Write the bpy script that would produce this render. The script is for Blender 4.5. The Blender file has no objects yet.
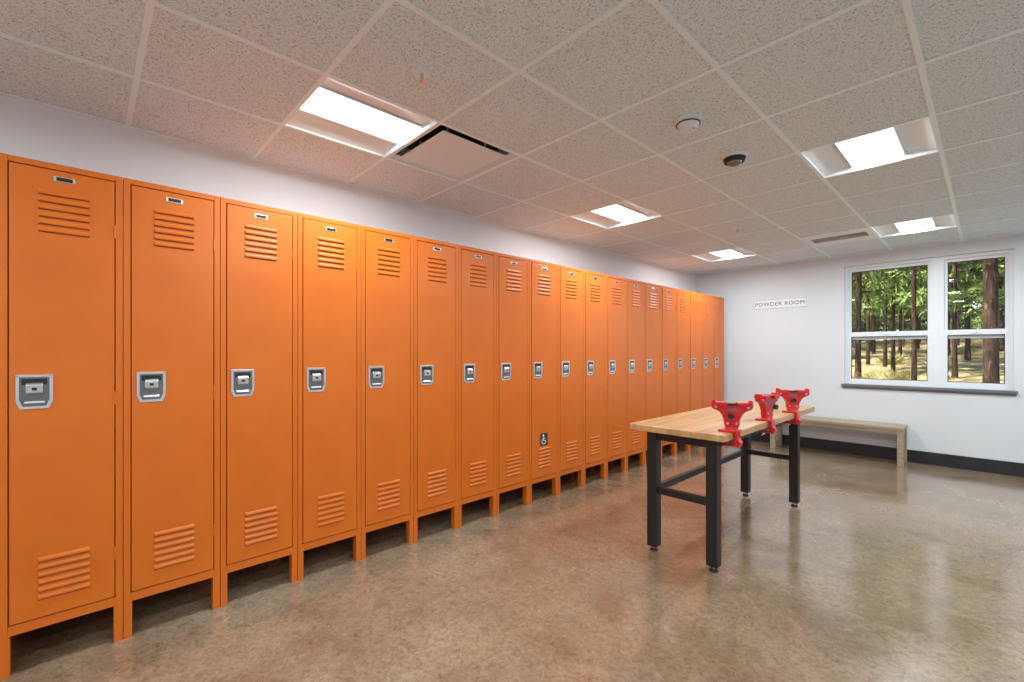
import bpy, bmesh, math, random
from mathutils import Vector, Matrix
random.seed(7)
S = bpy.context.scene
S.view_settings.view_transform = 'Standard'
COL = S.collection

# ------------------------------------------------------------ materials
def mat(name, color=(.8,.8,.8), rough=.5, metal=0.0, spec=.5, coat=0.0, emit=None, es=0):
    m = bpy.data.materials.new(name); m.use_nodes = True
    p = m.node_tree.nodes['Principled BSDF']
    p.inputs['Base Color'].default_value = (*color, 1)
    p.inputs['Roughness'].default_value = rough
    p.inputs['Metallic'].default_value = metal
    p.inputs['Specular IOR Level'].default_value = spec
    p.inputs['Coat Weight'].default_value = coat
    p.inputs['Coat Roughness'].default_value = .12
    if emit:
        p.inputs['Emission Color'].default_value = (*emit, 1)
        p.inputs['Emission Strength'].default_value = es
    return m
def nt(m): return m.node_tree.nodes, m.node_tree.links, m.node_tree.nodes['Principled BSDF']
def coords(m, scale=(1,1,1), kind='Object'):
    N, L, p = nt(m)
    tc = N.new('ShaderNodeTexCoord'); mp = N.new('ShaderNodeMapping')
    mp.inputs['Scale'].default_value = scale
    L.new(tc.outputs[kind], mp.inputs['Vector'])
    return mp.outputs['Vector']
def noise(m, vec, scale, detail=4, rough=.5, dist=0):
    N, L, p = nt(m)
    n = N.new('ShaderNodeTexNoise'); n.inputs['Scale'].default_value = scale
    n.inputs['Detail'].default_value = detail; n.inputs['Roughness'].default_value = rough
    n.inputs['Distortion'].default_value = dist
    L.new(vec, n.inputs['Vector']); return n.outputs['Fac']
def ramp(m, fac, stops):
    N, L, p = nt(m)
    r = N.new('ShaderNodeValToRGB'); e = r.color_ramp.elements
    while len(e) < len(stops): e.new(.5)
    for el, (pos, c) in zip(e, stops):
        el.position = pos; el.color = (*c, 1) if len(c) == 3 else c
    L.new(fac, r.inputs['Fac']); return r.outputs['Color']
def mix(m, a, b, fac, mode='MIX'):
    N, L, p = nt(m)
    x = N.new('ShaderNodeMix'); x.data_type = 'RGBA'; x.blend_type = mode
    if isinstance(fac, (int, float)): x.inputs[0].default_value = fac
    else: L.new(fac, x.inputs[0])
    for s, i in ((a, 6), (b, 7)):
        if isinstance(s, tuple): x.inputs[i].default_value = (*s, 1)
        else: L.new(s, x.inputs[i])
    return x.outputs[2]
def bump(m, h, strength=.1, dist=.01):
    N, L, p = nt(m)
    b = N.new('ShaderNodeBump'); b.inputs['Strength'].default_value = strength
    b.inputs['Distance'].default_value = dist
    L.new(h, b.inputs['Height']); L.new(b.outputs['Normal'], p.inputs['Normal'])
def setc(m, sock): m.node_tree.links.new(sock, nt(m)[2].inputs['Base Color'])
def setr(m, sock): m.node_tree.links.new(sock, nt(m)[2].inputs['Roughness'])

M_orange = mat('locker_orange_paint', (.66,.165,.014), .36, spec=.42)
v = coords(M_orange); n1 = noise(M_orange, v, 3, 2)
setc(M_orange, ramp(M_orange, n1, [(.3,(.620,.138,.010)),(.7,(.685,.160,.013))]))
bump(M_orange, noise(M_orange, v, 220, 1), .03, .002)
M_slot = mat('louver_dark', (.16,.035,.006), .7)
M_chrome = mat('brushed_chrome', (.74,.76,.78), .3, 1.0)
setr(M_chrome, ramp(M_chrome, noise(M_chrome, coords(M_chrome,(1,1,30)), 40, 2), [(.3,(.25,)*3),(.7,(.40,)*3)]))
M_dkmetal = mat('latch_pocket_metal', (.20,.21,.22), .35, .9)
M_black = mat('black_powder_coat', (.010,.010,.012), .42)
bump(M_black, noise(M_black, coords(M_black), 300, 2), .05, .001)
M_rubber = mat('baseboard_rubber', (.014,.014,.016), .45)
setc(M_rubber, ramp(M_rubber, noise(M_rubber, coords(M_rubber), 8), [(.3,(.010,.010,.012)),(.7,(.02,.02,.022))]))

M_wall = mat('wall_paint', (.72,.78,.81), .7, spec=.3)
v = coords(M_wall); nn = noise(M_wall, v, 1.2, 2)
setc(M_wall, ramp(M_wall, nn, [(.3,(.70,.755,.785)),(.7,(.74,.795,.825))]))
bump(M_wall, noise(M_wall, v, 90, 2), .12, .003)

M_tile = mat('acoustic_tile', (.6,.6,.6), .9, spec=.1)
v = coords(M_tile)
fl = noise(M_tile, v, 105, 2, .6, .6)
fl2 = noise(M_tile, v, 210, 1, .5, 0)
c1 = ramp(M_tile, fl, [(.35,(.43,.51,.56)),(.44,(.72,.845,.915))])
c2 = ramp(M_tile, fl2, [(.34,(.68,.68,.68)),(.44,(1,1,1))])
setc(M_tile, mix(M_tile, c1, c2, 1.0, 'MULTIPLY'))
bump(M_tile, fl, .15, .003)
M_grid = mat('ceiling_tee_paint', (.78,.92,.98), .45)
M_white = mat('white_enamel', (.72,.82,.88), .4)
M_pan = mat('troffer_reflector', (.74,.81,.85), .45)
M_lens = mat('troffer_lens', (.9,.9,.9), .5, emit=(.97,.99,1), es=2.8)
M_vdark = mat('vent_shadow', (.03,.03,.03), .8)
M_vgrey = mat('vent_grey', (.30,.30,.31), .6)

M_floor = mat('polished_concrete', (.3,.2,.12), .2, spec=.6, coat=.6)
nt(M_floor)[2].inputs['Coat Roughness'].default_value = .11
v = coords(M_floor)
a = noise(M_floor, v, .5, 3, .6, .6)
b = noise(M_floor, v, 2.6, 4, .6, .5)
c = noise(M_floor, v, 30, 6, .8, 1.2)
base = ramp(M_floor, a, [(.30,(.225,.142,.080)),(.5,(.265,.190,.120)),(.72,(.295,.250,.175))])
m2 = ramp(M_floor, b, [(.30,(.66,.61,.56)),(.50,(.97,.97,.97)),(.70,(1.16,1.15,1.14))])
m3 = ramp(M_floor, c, [(.34,(.48,.44,.41)),(.50,(1,1,1)),(.66,(1.42,1.42,1.39))])
x1 = mix(M_floor, base, m2, .85, 'MULTIPLY'); x2 = mix(M_floor, x1, m3, .8, 'MULTIPLY')
setc(M_floor, x2)
setr(M_floor, ramp(M_floor, b, [(.3,(.15,)*3),(.7,(.26,)*3)]))
bump(M_floor, noise(M_floor, v, 5, 2), .06, .01)

def wood(name, c0, c1, c2, axis, rough=.4, strips=None):
    m = mat(name, c1, rough)
    sc = [30,30,30]; sc[axis] = 1.6
    v = coords(m, tuple(sc)); g = noise(m, v, 1.0, 5, .6, .4)
    col = ramp(m, g, [(.3,c0),(.5,c1),(.7,c2)])
    if strips:
        N, L, p = nt(m)
        sc2 = [.01,.01,.01]; sc2[strips[0]] = 1/strips[1]; sc2[axis] = 1/strips[2]
        vv = coords(m, tuple(sc2))
        sn = N.new('ShaderNodeVectorMath'); sn.operation = 'FLOOR'; L.new(vv, sn.inputs[0])
        wn = N.new('ShaderNodeTexWhiteNoise'); wn.noise_dimensions = '3D'; L.new(sn.outputs[0], wn.inputs['Vector'])
        t = ramp(m, wn.outputs['Value'], [(0,(.80,.77,.72)),(1,(1.08,1.06,1.03))])
        col = mix(m, col, t, 1.0, 'MULTIPLY')
    setc(m, col); return m
M_butcher = wood('butcher_block_maple', (.43,.235,.095), (.53,.315,.140), (.61,.39,.20), 1, .35, (0,.045,.5))
M_bench = wood('bench_wood', (.29,.24,.16), (.37,.31,.215), (.45,.39,.28), 0, .5)
M_red = mat('vise_red_paint', (.60,.006,.010), .28, coat=.3)
M_steel = mat('steel', (.55,.55,.56), .3, 1.0)
M_sign = mat('sign_plate', (.82,.88,.92), .4)
M_signedge = mat('sign_edge', (.42,.44,.46), .5)
M_ink = mat('sign_ink', (.03,.03,.035), .6)
M_frame = mat('window_vinyl', (.82,.88,.92), .4)
M_sill = mat('window_sill_grey', (.16,.17,.19), .4)
M_bl = mat('gasket', (.02,.02,.02), .6)

M_glass = bpy.data.materials.new('window_glass'); M_glass.use_nodes = True
N = M_glass.node_tree.nodes; L = M_glass.node_tree.links; N.clear()
o = N.new('ShaderNodeOutputMaterial'); t = N.new('ShaderNodeBsdfTransparent'); t.inputs[0].default_value=(.96,.98,.97,1)
g = N.new('ShaderNodeBsdfGlossy'); g.inputs['Roughness'].default_value = .01
fr = N.new('ShaderNodeFresnel'); fr.inputs[0].default_value = 1.3
ms = N.new('ShaderNodeMixShader'); L.new(fr.outputs[0], ms.inputs[0]); L.new(t.outputs[0], ms.inputs[1]); L.new(g.outputs[0], ms.inputs[2]); L.new(ms.outputs[0], o.inputs[0])

# ------------------------------------------------------------ mesh builder
class MB:
    def __init__(s): s.bm = bmesh.new(); s.mats = []
    def mi(s, m):
        if m not in s.mats: s.mats.append(m)
        return s.mats.index(m)
    def merge(s, tb, m, mtx=None, smooth=False):
        if mtx is not None: bmesh.ops.transform(tb, matrix=mtx, verts=tb.verts)
        bmesh.ops.recalc_face_normals(tb, faces=tb.faces)
        i = s.mi(m)
        for f in tb.faces: f.material_index = i; f.smooth = smooth
        me = bpy.data.meshes.new('tmp'); tb.to_mesh(me); tb.free()
        s.bm.from_mesh(me); bpy.data.meshes.remove(me)
    def box(s, lo, hi, m, bev=0, mtx=None):
        tb = bmesh.new(); bmesh.ops.create_cube(tb, size=1)
        lo = Vector(lo); hi = Vector(hi); d = hi-lo
        bmesh.ops.transform(tb, matrix=Matrix.Translation((lo+hi)/2) @ Matrix.Diagonal((*d,1)), verts=tb.verts)
        if bev: bmesh.ops.bevel(tb, geom=tb.edges[:], offset=bev, segments=2, affect='EDGES', profile=.5)
        s.merge(tb, m, mtx)
    def cyl(s, p0, p1, r, m, r2=None, seg=20, mtx=None):
        p0 = Vector(p0); p1 = Vector(p1); d = p1-p0
        tb = bmesh.new()
        bmesh.ops.create_cone(tb, cap_ends=True, segments=seg, radius1=r, radius2=r if r2 is None else r2, depth=d.length)
        q = d.to_track_quat('Z','Y').to_matrix().to_4x4()
        bmesh.ops.transform(tb, matrix=Matrix.Translation((p0+p1)/2) @ q, verts=tb.verts)
        s.merge(tb, m, mtx, smooth=False)
    def sph(s, c, r, m, sc=(1,1,1), mtx=None):
        tb = bmesh.new(); bmesh.ops.create_uvsphere(tb, u_segments=20, v_segments=12, radius=r)
        bmesh.ops.transform(tb, matrix=Matrix.Translation(c) @ Matrix.Diagonal((*sc,1)), verts=tb.verts)
        s.merge(tb, m, mtx, smooth=True)
    def prism(s, pts, m, bev=0, mtx=None):
        tb = bmesh.new(); ex = Vector(pts[-1]); P = [Vector(p) for p in pts[:-1]]
        a = [tb.verts.new(p) for p in P]; b = [tb.verts.new(p+ex) for p in P]
        n = len(P); tb.faces.new(a[::-1]); tb.faces.new(b)
        for i in range(n): tb.faces.new((a[i], a[(i+1)%n], b[(i+1)%n], b[i]))
        if bev: bmesh.ops.bevel(tb, geom=tb.edges[:], offset=bev, segments=2, affect='EDGES', profile=.5)
        s.merge(tb, m, mtx)
    def mesh(s, name):
        me = bpy.data.meshes.new(name); s.bm.to_mesh(me); s.bm.free()
        for m in s.mats: me.materials.append(m)
        return me
    def obj(s, name, loc=(0,0,0), rz=0, parent=None):
        return place(s.mesh(name), name, loc, rz, parent)
def place(me, name, loc=(0,0,0), rz=0, parent=None):
    o = bpy.data.objects.new(name, me); COL.objects.link(o)
    o.location = loc; o.rotation_euler = (0,0,rz)
    if parent: o.parent = parent
    return o

# ------------------------------------------------------------ dimensions
CAM = 1.37; CH = 2.645
XL, XR, YB, YF = -3.355, 2.60, 7.40, -2.60
P = .63; GX0 = XL; GY0 = .80
WX0, WX1, WZ0, WZ1 = -1.326, .195, .93, 2.50

# ------------------------------------------------------------ shell
b = MB(); b.box((XL-.2,YF-.2,-.15),(XR+.2,YB+.2,0),M_floor); b.obj('floor')
b = MB(); b.box((XL-.2,YF-.2,0),(XL,YB+.2,CH+.35),M_wall); b.obj('wall_left')
b = MB(); b.box((XR,YF-.2,0),(XR+.2,YB+.2,CH+.35),M_wall); b.obj('wall_right')
b = MB(); b.box((XL,YF-.2,0),(XR,YF,CH+.35),M_wall); b.obj('wall_front')
b = MB()
b.box((XL,YB,0),(WX0,YB+.2,CH+.35),M_wall); b.box((WX1,YB,0),(XR,YB+.2,CH+.35),M_wall)
b.box((WX0,YB,0),(WX1,YB+.2,WZ0),M_wall); b.box((WX0,YB,WZ1),(WX1,YB+.2,CH+.35),M_wall)
b.obj('wall_back')
b = MB(); b.box((XL-.2,YF-.2,CH+.35),(XR+.2,YB+.2,CH+.5),M_wall); b.obj('light_block_slab')  # unseen slab added above the ceiling to keep daylight from leaking in

troffers = [(XL+P*(1.5+3*i), GY0+P*(.5+4*j)) for i in range(3) for j in range(-1,3)]
vents = [(XL+P*1.5, GY0+P*1.5), (XL+P*3.5, GY0+P*8.5)]
def iskip(cx, cy): return any(abs(cx-x)<.1 and abs(cy-y)<.1 for x,y in troffers+vents)
b = MB()
nx0, nx1 = 0, int((XR-GX0)/P)+1
ny0 = int((YF-GY0)/P)-1; ny1 = int((YB-GY0)/P)+1
for i in range(nx0, nx1):
    for j in range(ny0, ny1):
        x0 = GX0+P*i; y0 = GY0+P*j
        if iskip(x0+P/2, y0+P/2): continue
        xa, xb = max(x0,XL), min(x0+P,XR); ya, yb = max(y0,YF), min(y0+P,YB)
        if xb-xa < .01 or yb-ya < .01: continue
        b.box((xa,ya,CH),(xb,yb,CH+.018),M_tile)
b.obj('ceiling')
b = MB(); hw = .012
for i in range(nx0, nx1+1):
    x = GX0+P*i
    if x > XR: continue
    lo = max(x-hw, XL); b.box((lo,YF,CH-.005),(x+hw,YB,CH-.0005),M_grid)
for j in range(ny0, ny1+1):
    y = GY0+P*j
    if y < YF or y > YB: continue
    b.box((XL,y-hw,CH-.0045),(XR,y+hw,CH-.0003),M_grid)
b.box((XL,YB-.022,CH-.006),(XR,YB,CH-.0005),M_grid)
b.box((XR-.022,YF,CH-.006),(XR,YB,CH-.0005),M_grid)
b.box((XL,YF,CH-.006),(XR,YF+.022,CH-.0005),M_grid)
b.box((XL,YF,CH-.0065),(XL+.022,YB,CH-.0007),M_grid)
b.obj('trim_ceiling_grid')

# baseboards
BH = .15
b = MB(); b.box((XL+.012,YB-.012,0),(XR-.012,YB,BH),M_rubber,.003); b.obj('baseboard_back')
b = MB(); b.box((XL,YF,0),(XL+.012,YB,BH),M_rubber,.003); b.obj('baseboard_left')
b = MB(); b.box((XR-.012,YF,0),(XR,YB,BH),M_rubber,.003); b.obj('baseboard_right')
b = MB(); b.box((XL+.012,YF,0),(XR-.012,YF+.012,BH),M_rubber,.003); b.obj('baseboard_front')

# ------------------------------------------------------------ troffers
b = MB(); h = P/2-.012
def quad(b, pts, m):
    tb = bmesh.new(); tb.faces.new([tb.verts.new(p) for p in pts])
    i = b.mi(m)
    for f in tb.faces: f.material_index = i
    me = bpy.data.meshes.new('t'); tb.to_mesh(me); tb.free(); b.bm.from_mesh(me); bpy.data.meshes.remove(me)
top = .050
b.box((-P/2+.002,-P/2+.002,top),(P/2-.002,P/2-.002,top+.02),M_pan)
for sx in (-1,1):
    b.box((sx*h-.004,-h,0),(sx*h+.004,h,top),M_pan)
    b.box((-h,sx*h-.004,0),(h,sx*h+.004,top),M_pan)
    prev = None
    for k in range(9):
        a = k/8; x = sx*(h-.006-(h-.165)*a); z = .003+.032*math.sin(a*math.pi/2)
        if prev: quad(b, [(prev[0],-h,prev[1]),(x,-h,z),(x,h,z),(prev[0],h,prev[1])], M_pan)
        prev = (x,z)
prev = None
for k in range(13):
    a = -1+2*k/12; x = .14*a; z = .040-.018*math.cos(a*math.pi/2)
    if prev: quad(b, [(prev[0],-h+.01,prev[1]),(prev[0],h-.01,prev[1]),(x,h-.01,z),(x,-h+.01,z)], M_lens)
    prev = (x,z)
b.box((-.15,-h,.028),(-.14,h,.045),M_pan); b.box((.14,-h,.028),(.15,h,.045),M_pan)
me = b.mesh('recessed_ceiling_light')
ld = bpy.data.lights.new('led_panel','AREA'); ld.shape = 'RECTANGLE'; ld.size = .20; ld.size_y = .56; ld.energy = 24.5; ld.color = (.92,.985,1.035)
for x,y in troffers:
    o = place(me, 'recessed_ceiling_light', (x,y,CH))
    l = bpy.data.objects.new('led_panel', ld); COL.objects.link(l); l.parent = o; l.location = (0,0,.018)

# supply diffuser (plaque)
b = MB(); q = P/2-.01
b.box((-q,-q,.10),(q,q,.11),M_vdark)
for sx in (-1,1):
    b.box((sx*q-.006,-q,-.002),(sx*q+.006,q,.10),M_white); b.box((-q,sx*q-.006,-.002),(q,sx*q+.006,.10),M_white)
fr_ = .035
for sx in (-1,1):
    b.prism([(sx*q,-q,.0),(sx*(q-fr_),-q+fr_,.02),(sx*(q-fr_),q-fr_,.02),(sx*q,q,.0),(0,0,.004)],M_white)
    b.prism([(-q,sx*q,.0),(-q+fr_,sx*(q-fr_),.02),(q-fr_,sx*(q-fr_),.02),(q,sx*q,.0),(0,0,.004)],M_white)
b.box((-q+.06,-q+.06,-.004),(q-.06,q-.06,.004),M_white,.003)
for sx in (-1,1):
    for sy in (-1,1): b.cyl((sx*.15,sy*.15,.004),(sx*.15,sy*.15,.10),.006,M_white,seg=8)
b.obj('supply_air_diffuser', (vents[0][0],vents[0][1],CH))
# return grille
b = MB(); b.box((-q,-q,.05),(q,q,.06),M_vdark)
b.box((-q,-q,-.002),(q,-q+.18,.006),M_white); b.box((-q,q-.18,-.002),(q,q,.006),M_white)
b.box((-q,-q+.18,-.002),(-q+.05,q-.18,.006),M_white); b.box((q-.05,-q+.18,-.002),(q,q-.18,.006),M_white)
b.box((-q+.0,-q,.0),(-q+.004,q,.05),M_white); b.box((q-.004,-q,.0),(q,q,.05),M_white)
for k in range(5):
    y = -.105+.21*k/4
    b.box((-q+.05,y-.004,-.001),(q-.05,y+.004,.004),M_white)
b.obj('return_air_grille', (vents[1][0],vents[1][1],CH))
# smoke detector
b = MB(); b.cyl((0,0,-.018),(0,0,0),.075,M_white,seg=36); b.cyl((0,0,-.05),(0,0,-.018),.045,M_white,.062,seg=36)
b.cyl((0,0,-.024),(0,0,-.020),.064,M_vdark,seg=36); b.cyl((.03,0,-.052),(.03,0,-.045),.004,M_red,seg=10)
b.obj('smoke_detector', (-1.14,2.42,CH-.0005))
# dark dome sensor
b = MB(); b.cyl((0,0,-.016),(0,0,0),.075,M_white,.08,seg=36); b.cyl((0,0,-.04),(0,0,-.016),.06,M_vdark,.068,seg=36)
b.sph((0,0,-.038),.045,M_dkmetal,(1,1,.6)); 
b.obj('dark_ceiling_dome', (-1.14,3.08,CH-.0005))
# sprinklers
b = MB(); b.cyl((0,0,-.006),(0,0,0),.038,M_white,seg=28); b.cyl((0,0,-.05),(0,0,-.006),.008,M_chrome,seg=12)
for s_ in (-1,1): b.cyl((s_*.007,0,-.02),(s_*.014,0,-.04),.003,M_chrome,seg=8); b.cyl((s_*.014,0,-.04),(0,0,-.055),.003,M_chrome,seg=8)
b.cyl((0,0,-.058),(0,0,-.055),.017,M_chrome,seg=20)
sp = b.mesh('fire_sprinkler')
for y in (GY0+P*.5, GY0+P*6.5): place(sp, 'fire_sprinkler', (XL+P*2.5, y, CH-.0005))

# ------------------------------------------------------------ lockers
W = .3933; H = 2.195; Z0 = .17; DEP = .50
b = MB()
b.box((-DEP,.001,Z0),(-.018,W-.001,H-.002),M_orange)
e = .027
b.box((-.020,.0012,Z0),(0,e,H),M_orange,.0015); b.box((-.020,W-e,Z0),(0,W-.0012,H),M_orange,.0015)
b.box((-.020,e,H-.026),(-.001,W-e,H),M_orange,.0015); b.box((-.020,e,Z0),(-.001,W-e,Z0+.042),M_orange,.0015)
d0, d1, dz0, dz1 = e+.004, W-e-.004, Z0+.047, H-.031
b.box((-.016,d0,dz0),(.003,d1,dz1),M_orange,.0025)
def louvers(zb):
    for k in range(6):
        z = zb+.0325*k; y0, y1 = W/2-.083, W/2+.083
        b.prism([(.002,y0,z),(.0085,y0+.004,z+.001),(.0095,y0+.004,z+.006),(.008,y0+.004,z+.013),(.002,y0,z+.022),(0,y1-y0-.004,0)],M_orange,.0008)
        b.box((.0025,y0+.002,z-.0035),(.0034,y1-.002,z+.001),M_slot)
louvers(H-.305); louvers(.295)
# number plate
b.box((.003,W/2-.034,H-.078),(.0055,W/2+.034,H-.056),M_chrome,.001)
b.box((.0055,W/2-.026,H-.075),(.0062,W/2+.026,H-.059),M_black)
# recessed handle
hy, hz = .105, 1.195; aw, ah = .056, .074
def plate(sc, x0, x1, m, bev):
    pr = [(-1,-.55),(-.78,-1),(.78,-1),(1,-.55),(1,1),(-1,1)]
    b.prism([(x0,hy+u*aw*sc[0],hz+w_*ah*sc[1]) for u,w_ in pr]+[(x1-x0,0,0)],m,bev)
plate((1,1),.003,.0065,M_chrome,.0015)
plate((.80,.84),.0065,.0070,M_dkmetal,0)
for u in (-1,1): b.box((.0065,hy+u*aw*.90-.005,hz-ah*.5),(.011,hy+u*aw*.90+.005,hz+ah*.98),M_chrome,.002)
b.box((.0065,hy-aw*.98,hz+ah-.011),(.011,hy+aw*.98,hz+ah-.001),M_chrome,.002)
b.box((.0070,hy-.038,hz+.030),(.0076,hy+.038,hz+.056),M_black)
b.prism([(.007,hy-.026,hz-.012),(.017,hy-.026,hz-.004),(.019,hy-.026,hz+.030),(.007,hy-.026,hz+.040),(0,.052,0)],M_chrome,.003)
b.box((.017,hy-.008,hz+.006),(.0205,hy+.008,hz+.018),M_black,.002)
b.prism([(.007,hy-.030,hz-.052),(.011,hy-.030,hz-.049),(.008,hy-.030,hz-.040),(.007,hy-.030,hz-.040),(0,.060,0)],M_chrome,.001)
# hinges
for z in (.42, 1.15, 1.93):
    b.cyl((.003,W-e-.002,z-.03),(.003,W-e-.002,z+.03),.0045,M_orange,seg=10)
# legs
for x0,x1 in ((-.05,0.0),(-DEP,-DEP+.04)):
    b.box((x0,.0012,0),(x1,.033,Z0),M_orange,.0015); b.box((x0,W-.033,0),(x1,W-.0012,Z0),M_orange,.0015)
lk = b.mesh('locker')
LX = -2.82; LY0 = .126-W*4
for i in range(22): place(lk, 'locker', (LX, LY0+W*i, 0))

# accessibility sticker on a locker door
b = MB(); b.box((0,-.05,-.058),(.0008,.05,.058),M_ink)
SC = Matrix.Diagonal((1,1.4,1.3,1))
b.cyl((.0008,-.006,.028),(.0012,-.006,.028),.008,M_white,seg=16,mtx=SC)
for k in range(14):
    a0 = math.radians(110+k*19); a1 = a0+math.radians(19)
    r0, r1 = .016, .022
    p = [(r0*math.cos(a0),r0*math.sin(a0)),(r1*math.cos(a0),r1*math.sin(a0)),(r1*math.cos(a1),r1*math.sin(a1)),(r0*math.cos(a1),r0*math.sin(a1))]
    b.prism([(.0008,-.002+u,-.014+w_) for u,w_ in p]+[(.0004,0,0)],M_white,mtx=SC)
b.box((.0008,-.009,-.010),(.0012,-.002,.02),M_white,mtx=SC); b.box((.0008,-.009,-.012),(.0012,.012,-.006),M_white,mtx=SC)
b.box((.0008,.009,-.032),(.0012,.016,-.006),M_white,mtx=SC); b.box((.0008,-.005,.006),(.0012,.012,.011),M_white,mtx=SC)
b.obj('accessibility_sticker', (LX+.0031, LY0+W*11+.19, .555))

# ------------------------------------------------------------ workbench
b = MB(); TZ = .87; LT = .07
b.box((-.32,-1.01,TZ-.042),(.32,1.01,TZ),M_butcher,.004)
lx0, lx1 = -.19, .215; ly0, ly1 = -.905, .80
for x in (lx0,lx1):
    for y in (ly0,ly1):
        b.box((x-LT/2,y-LT/2,.035),(x+LT/2,y+LT/2,TZ-.042),M_black,.004)
        b.cyl((x,y,.012),(x,y,.04),.009,M_steel,seg=12); b.cyl((x,y,0),(x,y,.014),.027,M_black,.022,seg=24)
for y in (ly0,ly1):
    b.box((lx0,y-.018,TZ-.105),(lx1,y+.018,TZ-.042),M_black,.002)
    b.box((lx0,y-.02,.40),(lx1,y+.02,.445),M_black,.002)
b.box((lx0-.018,ly0,.40),(lx0+.018,ly1,.445),M_black,.002)
for x in (lx0,lx1): b.box((x-.018,ly0,TZ-.105),(x+.018,ly1,TZ-.042),M_black,.002)
for y in (ly0,ly1):
    for x in (lx0,lx1):
        b.cyl((x-LT/2-.003,y,.42),(x+LT/2+.003,y,.42),.008,M_black,seg=6)
TCX, TCY = -1.39, 3.745
b.obj('workbench', (TCX,TCY,0))

# ------------------------------------------------------------ ski vises
def vise(name, y, rz, jaw=0.0):
    b = MB(); R = Matrix.Translation((-.02,0,0)) @ Matrix.Rotation(rz,4,'Z')
    b.box((-.085,-.045,0),(.02,.045,.014),M_red,.003)
    b.box((.002,-.034,-.085),(.022,.034,.012),M_red,.004)
    b.prism([(.002,-.026,-.085),(.022,-.026,-.075),(.022,-.026,-.035),(.040,-.026,-.06),(.028,-.026,-.092),(0,.052,0)],M_red,.003)
    b.box((-.07,-.022,-.088),(.012,.022,-.072),M_red,.003)
    b.cyl((-.045,0,-.105),(-.045,0,-.05),.007,M_steel,seg=12); b.cyl((-.045,0,-.052),(-.045,0,-.0435),.018,M_steel,seg=16)
    b.cyl((-.045,-.03,-.103),(-.045,.03,-.103),.004,M_steel,seg=8)
    b.cyl((-.02,0,.012),(-.02,0,.03),.04,M_red,.034,seg=28)
    prof = [(-.034,.022),(.034,.022),(.044,.05),(.040,.075),(.056,.105),(.070,.128),(.110,.142),(.118,.160),(.114,.196),(.098,.196),
            (.090,.176),(.05,.172),(-.05,.172),(-.090,.176),(-.098,.196),(-.114,.196),(-.118,.160),(-.110,.142),(-.070,.128),(-.056,.105),(-.040,.075),(-.044,.05)]
    b.prism([(-.022,u,w_) for u,w_ in prof]+[(.044,0,0)],M_red,.003,R)
    b.box((-.042,-.092,.160),(.042,-.030,.184),M_red,.003,R); b.box((-.042,.030,.160),(.042,.092,.184),M_red,.003,R)
    b.box((-.03,-.028,.168),(.03,.028,.178),M_black,.002,R)
    b.cyl((0,-.012,.105),(.06,-.012,.105),.007,M_steel,seg=12,mtx=R); b.cyl((.055,-.012,.105),(.078,-.012,.105),.018,M_black,seg=10,mtx=R)
    for u,z in ((-.09,.155),(.09,.155),(-.025,.055),(.025,.055)): b.cyl((.018,u,z),(.026,u,z),.008,M_steel,seg=12,mtx=R)
    b.prism([(.020,-.03,.13),(.020,.03,.13),(.020,.022,.145),(.020,-.022,.145),(.006,0,0)],M_dkmetal,0,R)
    return b.obj(name, (TCX+.32,y,TZ+.0005))
vise('ski_vise', 2.90, math.radians(-62)); vise('ski_vise', 3.55, math.radians(-12)); vise('ski_vise', 4.16, math.radians(-58))

# ------------------------------------------------------------ bench
b = MB(); BX0, BX1, BY0, BY1, BZ = -2.12, -.68, 7.00, 7.37, .46
cx, cy = (BX0+BX1)/2, (BY0+BY1)/2; hx, hy_ = (BX1-BX0)/2, (BY1-BY0)/2
for k in range(3):
    w_ = 2*hy_/3
    b.box((-hx,-hy_+w_*k+.002,BZ-.038),(hx,-hy_+w_*(k+1)-.002,BZ),M_bench,.003)
for sx in (-1,1):
    for sy in (-1,1):
        b.box((sx*(hx-.035)-.03,sy*(hy_-.05)-.035,0),(sx*(hx-.035)+.03,sy*(hy_-.05)+.035,BZ-.038),M_bench,.003)
    b.box((sx*(hx-.035)-.02,-hy_+.08,.05),(sx*(hx-.035)+.02,hy_-.08,.11),M_bench,.002)
    b.box((sx*(hx-.035)-.02,-hy_+.08,BZ-.10),(sx*(hx-.035)+.02,hy_-.08,BZ-.038),M_bench,.002)
b.box((-hx+.06,-hy_+.02,BZ-.085),(hx-.06,-hy_+.042,BZ-.038),M_bench,.002); b.box((-hx+.06,hy_-.042,BZ-.085),(hx-.06,hy_-.02,BZ-.038),M_bench,.002)
b.obj('wooden_bench', (cx,cy,0))

# ------------------------------------------------------------ sign
b = MB(); b.box((-.345,-.003,-.066),(.345,0,.066),M_signedge); b.box((-.340,-.004,-.061),(.340,-.001,.061),M_sign,.001)
so = b.obj('powder_room_sign', (-2.11,YB,2.065))
cu = bpy.data.curves.new('sign_text','FONT'); cu.body = 'POWDER ROOM'; cu.size = .078; cu.space_character = 1.16
cu.align_x = 'CENTER'; cu.align_y = 'CENTER'; cu.extrude = .0006; cu.materials.append(M_ink)
to = bpy.data.objects.new('sign_text', cu); COL.objects.link(to); to.parent = so
to.location = (0,-.0048,0); to.rotation_euler = (math.pi/2,0,0)

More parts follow.
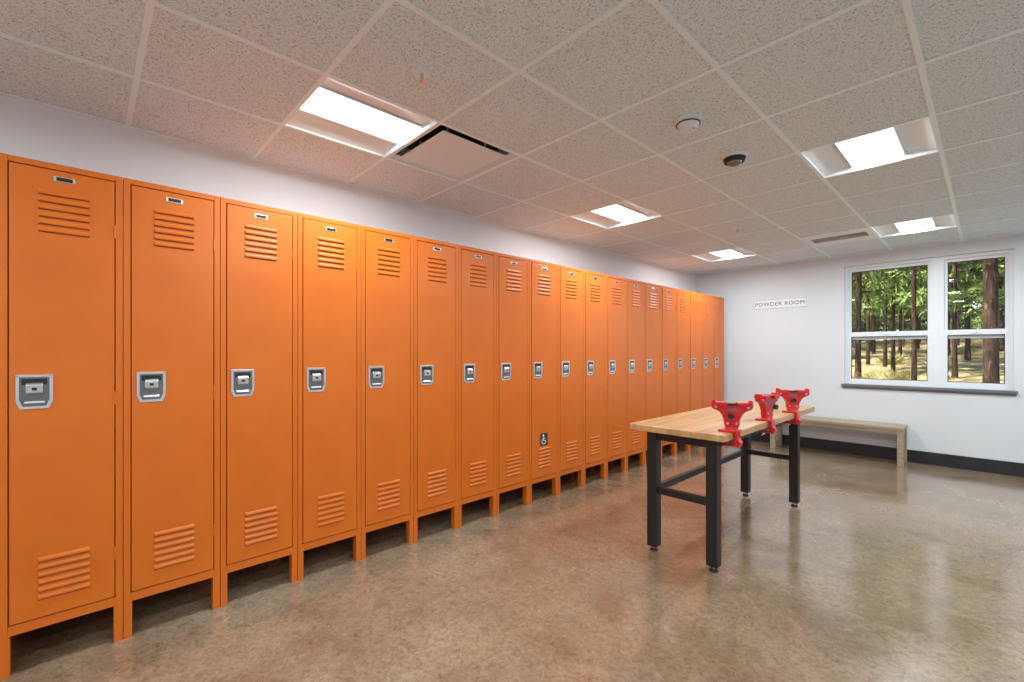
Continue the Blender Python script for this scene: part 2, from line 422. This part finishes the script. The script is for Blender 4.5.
# ------------------------------------------------------------ window
b = MB(); F0, F1 = YB+.055, YB+.13
def fbox(x0,x1,z0,z1,y0=F0,y1=F1,m=M_frame): b.box((x0,y0,z0),(x1,y1,z1),m,.002)
mx = -.42; o_ = .036; mh = .060
fbox(WX0,WX0+o_,WZ0,WZ1); fbox(WX1-o_,WX1,WZ0,WZ1); fbox(mx-mh,mx+mh,WZ0+o_,WZ1-o_)
fbox(WX0+o_,WX1-o_,WZ0,WZ0+o_); fbox(WX0+o_,WX1-o_,WZ1-o_,WZ1)
mz = 1.575
for xa, xb in ((WX0+o_,mx-mh),(mx+mh,WX1-o_)):
    s_ = .028
    for z0,z1,yy,rb,rt in ((WZ0+o_,mz+.045,F0+.004,.035,.06),(mz-.055,WZ1-o_,F0+.036,.06,.035)):
        fbox(xa,xa+s_,z0,z1,yy,yy+.028); fbox(xb-s_,xb,z0,z1,yy,yy+.028)
        fbox(xa+s_,xb-s_,z0,z0+rb,yy+.0005,yy+.0275); fbox(xa+s_,xb-s_,z1-rt,z1,yy+.0005,yy+.0275)
        b.box((xa+s_,yy+.012,z0+rb),(xb-s_,yy+.016,z1-rt),M_glass)
        g_ = .007
        b.box((xa+s_,yy+.006,z0+rb),(xa+s_+g_,yy+.02,z1-rt),M_bl); b.box((xb-s_-g_,yy+.006,z0+rb),(xb-s_,yy+.02,z1-rt),M_bl)
        b.box((xa+s_+g_,yy+.006,z0+rb),(xb-s_-g_,yy+.02,z0+rb+g_),M_bl); b.box((xa+s_+g_,yy+.006,z1-rt-g_),(xb-s_-g_,yy+.02,z1-rt),M_bl)
    b.box(((xa+xb)/2-.03,F0-.012,mz+.005),((xa+xb)/2+.03,F0+.002,mz+.022),M_frame,.003)
b.obj('window_1')
b = MB(); b.box((WX0-.03,YB-.035,WZ0-.03),(WX1+.03,YB-.0005,WZ0+.002),M_sill,.003)
b.box((WX0-.02,YB-.014,WZ0-.055),(WX1+.02,YB-.0003,WZ0-.03),M_sill,.002)
b.box((WX0+.0005,YB-.001,WZ0+.0002),(WX1-.0005,YB+.0545,WZ0+.002),M_sill); b.obj('trim_window_sill')

# ------------------------------------------------------------ outdoors
forest = bpy.data.objects.new('pine_forest', None); COL.objects.link(forest)
M_gnd = mat('dry_grass_ground', (.4,.3,.15), .95, spec=.1)
v = coords(M_gnd); g1 = noise(M_gnd, v, .6, 4, .6, .5); g2 = noise(M_gnd, v, 5, 5, .75)
setc(M_gnd, mix(M_gnd, ramp(M_gnd, g1, [(.35,(.12,.11,.05)),(.5,(.36,.27,.13)),(.65,(.58,.45,.26))]), ramp(M_gnd, g2, [(.38,(.22,.22,.18)),(.6,(1.2,1.2,1.2))]), 1.0, 'MULTIPLY'))
bump(M_gnd, g2, .8, .1)
M_bark = mat('pine_bark', (.12,.07,.045), .95, spec=.1)
v = coords(M_bark,(1,1,.25)); g1 = noise(M_bark, v, 9, 4, .7, .8)
setc(M_bark, ramp(M_bark, g1, [(.35,(.010,.007,.005)),(.55,(.045,.026,.018)),(.75,(.17,.10,.06))])); bump(M_bark, g1, 1, .05)
def leafmat(name, c0, c1):
    m = mat(name, c0, .7, spec=.2); v = coords(m)
    setc(m, ramp(m, noise(m, v, 2.2, 2, .6), [(.35,c0),(.65,c1)])); return m
M_leaf = leafmat('pine_needles', (.026,.058,.014), (.22,.29,.075))
M_shrub = leafmat('dry_shrub', (.14,.15,.05), (.54,.42,.19))

def gz(x, y): return -.35 + .058*max(0,y-9) + .12*math.sin(x*.5+y*.31) 
bm = bmesh.new(); nx, ny = 60, 60; grid = []
for i in range(nx+1):
    row = []
    for j in range(ny+1):
        x = -75+115*i/nx; y = YB+.21+ 85*(j/ny)**1.3
        row.append(bm.verts.new((x,y,gz(x,y) + random.uniform(-.06,.06))))
    grid.append(row)
for i in range(nx):
    for j in range(ny): bm.faces.new((grid[i][j],grid[i+1][j],grid[i+1][j+1],grid[i][j+1]))
me = bpy.data.meshes.new('forest_ground'); bm.to_mesh(me); bm.free(); me.materials.append(M_gnd); place(me,'forest_ground')

def tree_mesh(seed, h, r, low, dens, wd=2.6, sz=1.0):
    rnd = random.Random(seed); b = MB()
    tb = bmesh.new(); segs = 12; rings = 12; prev = None
    for k in range(rings+1):
        t = k/rings; rr = r*(1-.75*t)*(1.25 if k==0 else 1); ox = .15*math.sin(t*4+seed)*t; oy = .12*math.cos(t*3+seed)*t
        ring = [tb.verts.new((ox+rr*math.cos(2*math.pi*s/segs)*(1+.06*rnd.uniform(-1,1)), oy+rr*math.sin(2*math.pi*s/segs)*(1+.06*rnd.uniform(-1,1)), h*t-.3)) for s in range(segs)]
        if prev:
            for s in range(segs): tb.faces.new((prev[s],prev[(s+1)%segs],ring[(s+1)%segs],ring[s]))
        prev = ring
    b.merge(tb, M_bark, smooth=True)
    leaf = bmesh.new()
    nb = int(dens)
    for k in range(nb):
        z = low+(h-low)*(k/nb); a = rnd.uniform(0,6.283); ln = (wd*(1-.7*(z-low)/(h-low)))*rnd.uniform(.6,1.1)
        tip = Vector((ln*math.cos(a), ln*math.sin(a), z+rnd.uniform(-.5,.3)))
        base = Vector((0,0,z)); b.cyl(base, tip, .03, M_bark, .008, seg=5)
        for c in range(7):
            cc = base.lerp(tip, .25+.8*c/7)+Vector([rnd.uniform(-.25,.25) for _ in range(3)])
            for q_ in range(24):
                d = Vector([rnd.gauss(0,1) for _ in range(3)]).normalized(); s = rnd.uniform(.14,.32)*sz
                side = d.cross(Vector((rnd.random(),rnd.random(),rnd.random()))).normalized()*.036*sz
                p = cc+d*rnd.uniform(0,.2)
                leaf.faces.new([leaf.verts.new(p-side), leaf.verts.new(p+side), leaf.verts.new(p+d*s)])
    i = b.mi(M_leaf)
    for f in leaf.faces: f.material_index = i
    m_ = bpy.data.meshes.new('l'); leaf.to_mesh(m_); leaf.free(); b.bm.from_mesh(m_); bpy.data.meshes.remove(m_)
    return b.mesh('pine_tree')
T = [tree_mesh(1,16,.155,4.4,44), tree_mesh(2,14,.080,2.4,50), tree_mesh(3,15,.10,3.2,46), tree_mesh(4,6,.05,.6,50,1.7), tree_mesh(5,17,.070,4.4,42), tree_mesh(6,13,.10,.8,70,3.2,1.4)]
def tree(k, x, y, sc=1): 
    o = place(T[k],'pine_tree',(x,y,gz(x,y)-.1),random.uniform(0,6.28),forest); o.scale = (sc,sc,sc)
def ray(px, y):
    t_ = (px-512)/450; th = math.radians(46.61)
    return (t_*math.cos(th)-math.sin(th))/(t_*math.sin(th)+math.cos(th))*y
tree(0, ray(991,16), 16); tree(1, ray(955,22), 22); tree(4, ray(914,19), 19); tree(2, ray(858,22), 22); tree(4, ray(885,26), 26)
tree(1, ray(900,30), 30); tree(0, ray(872,36), 36); tree(2, ray(968,30), 30); tree(4, ray(893,23),23); tree(1, ray(868,27),27)
placed = []
for k in range(62):
    for _ in range(30):
        y = random.uniform(28,52); x = random.uniform(-.72*y, .32*y)
        if all((x-a_)**2+(y-b_)**2 > 8 for a_,b_ in placed): break
    placed.append((x,y)); tree(random.choice([0,1,2,3,4,1,3]), x, y, random.uniform(.8,1.15))
for k in range(28):
    x = -40+54*k/27+random.uniform(-.6,.6); y = 52+random.uniform(0,14); tree(5, x, y, random.uniform(.9,1.25))
sb = bmesh.new(); rnd = random.Random(5)
for q_ in range(420):
    d = Vector((rnd.gauss(0,.5),rnd.gauss(0,.5),rnd.uniform(.3,1))).normalized(); s = rnd.uniform(.3,.9)
    side = d.cross(Vector((rnd.random(),rnd.random(),.1))).normalized()*.03
    p = Vector((rnd.uniform(-.25,.25),rnd.uniform(-.25,.25),0))
    sb.faces.new([sb.verts.new(p-side), sb.verts.new(p+side), sb.verts.new(p+d*s)])
sm = bpy.data.meshes.new('dry_shrub'); sb.to_mesh(sm); sb.free(); sm.materials.append(M_shrub)
for k in range(120):
    y = random.uniform(17,48); x = random.uniform(-.6*y,.25*y)
    o = place(sm,'dry_shrub',(x,y,gz(x,y)-.08),random.uniform(0,6.28),forest); s_ = random.uniform(.4,1.0); o.scale=(s_,s_,s_*.8)

# ------------------------------------------------------------ sun, sky
su = bpy.data.lights.new('sun','SUN'); su.energy = 17; su.angle = .01; su.color = (1,.95,.86)
so_ = bpy.data.objects.new('sun', su); COL.objects.link(so_); so_.rotation_euler = (math.radians(44),0,math.radians(-48))
w = bpy.data.worlds.new('world'); S.world = w; w.use_nodes = True
N = w.node_tree.nodes; L = w.node_tree.links; bg = N['Background']
sk = N.new('ShaderNodeTexSky'); sk.sky_type = 'NISHITA'; sk.sun_disc = False; sk.sun_elevation = math.radians(42); sk.sun_rotation = math.radians(200)
L.new(sk.outputs[0], bg.inputs[0]); bg.inputs[1].default_value = .5

# ------------------------------------------------------------ camera
cd = bpy.data.cameras.new('camera'); cd.sensor_width = 36; cd.lens = 450/1024*36; cd.shift_y = 10/1024; cd.clip_start = .05; cd.clip_end = 300
co = bpy.data.objects.new('camera', cd); COL.objects.link(co); co.location = (0,0,CAM)
co.rotation_euler = (math.pi/2,0,math.atan(476/450)); S.camera = co
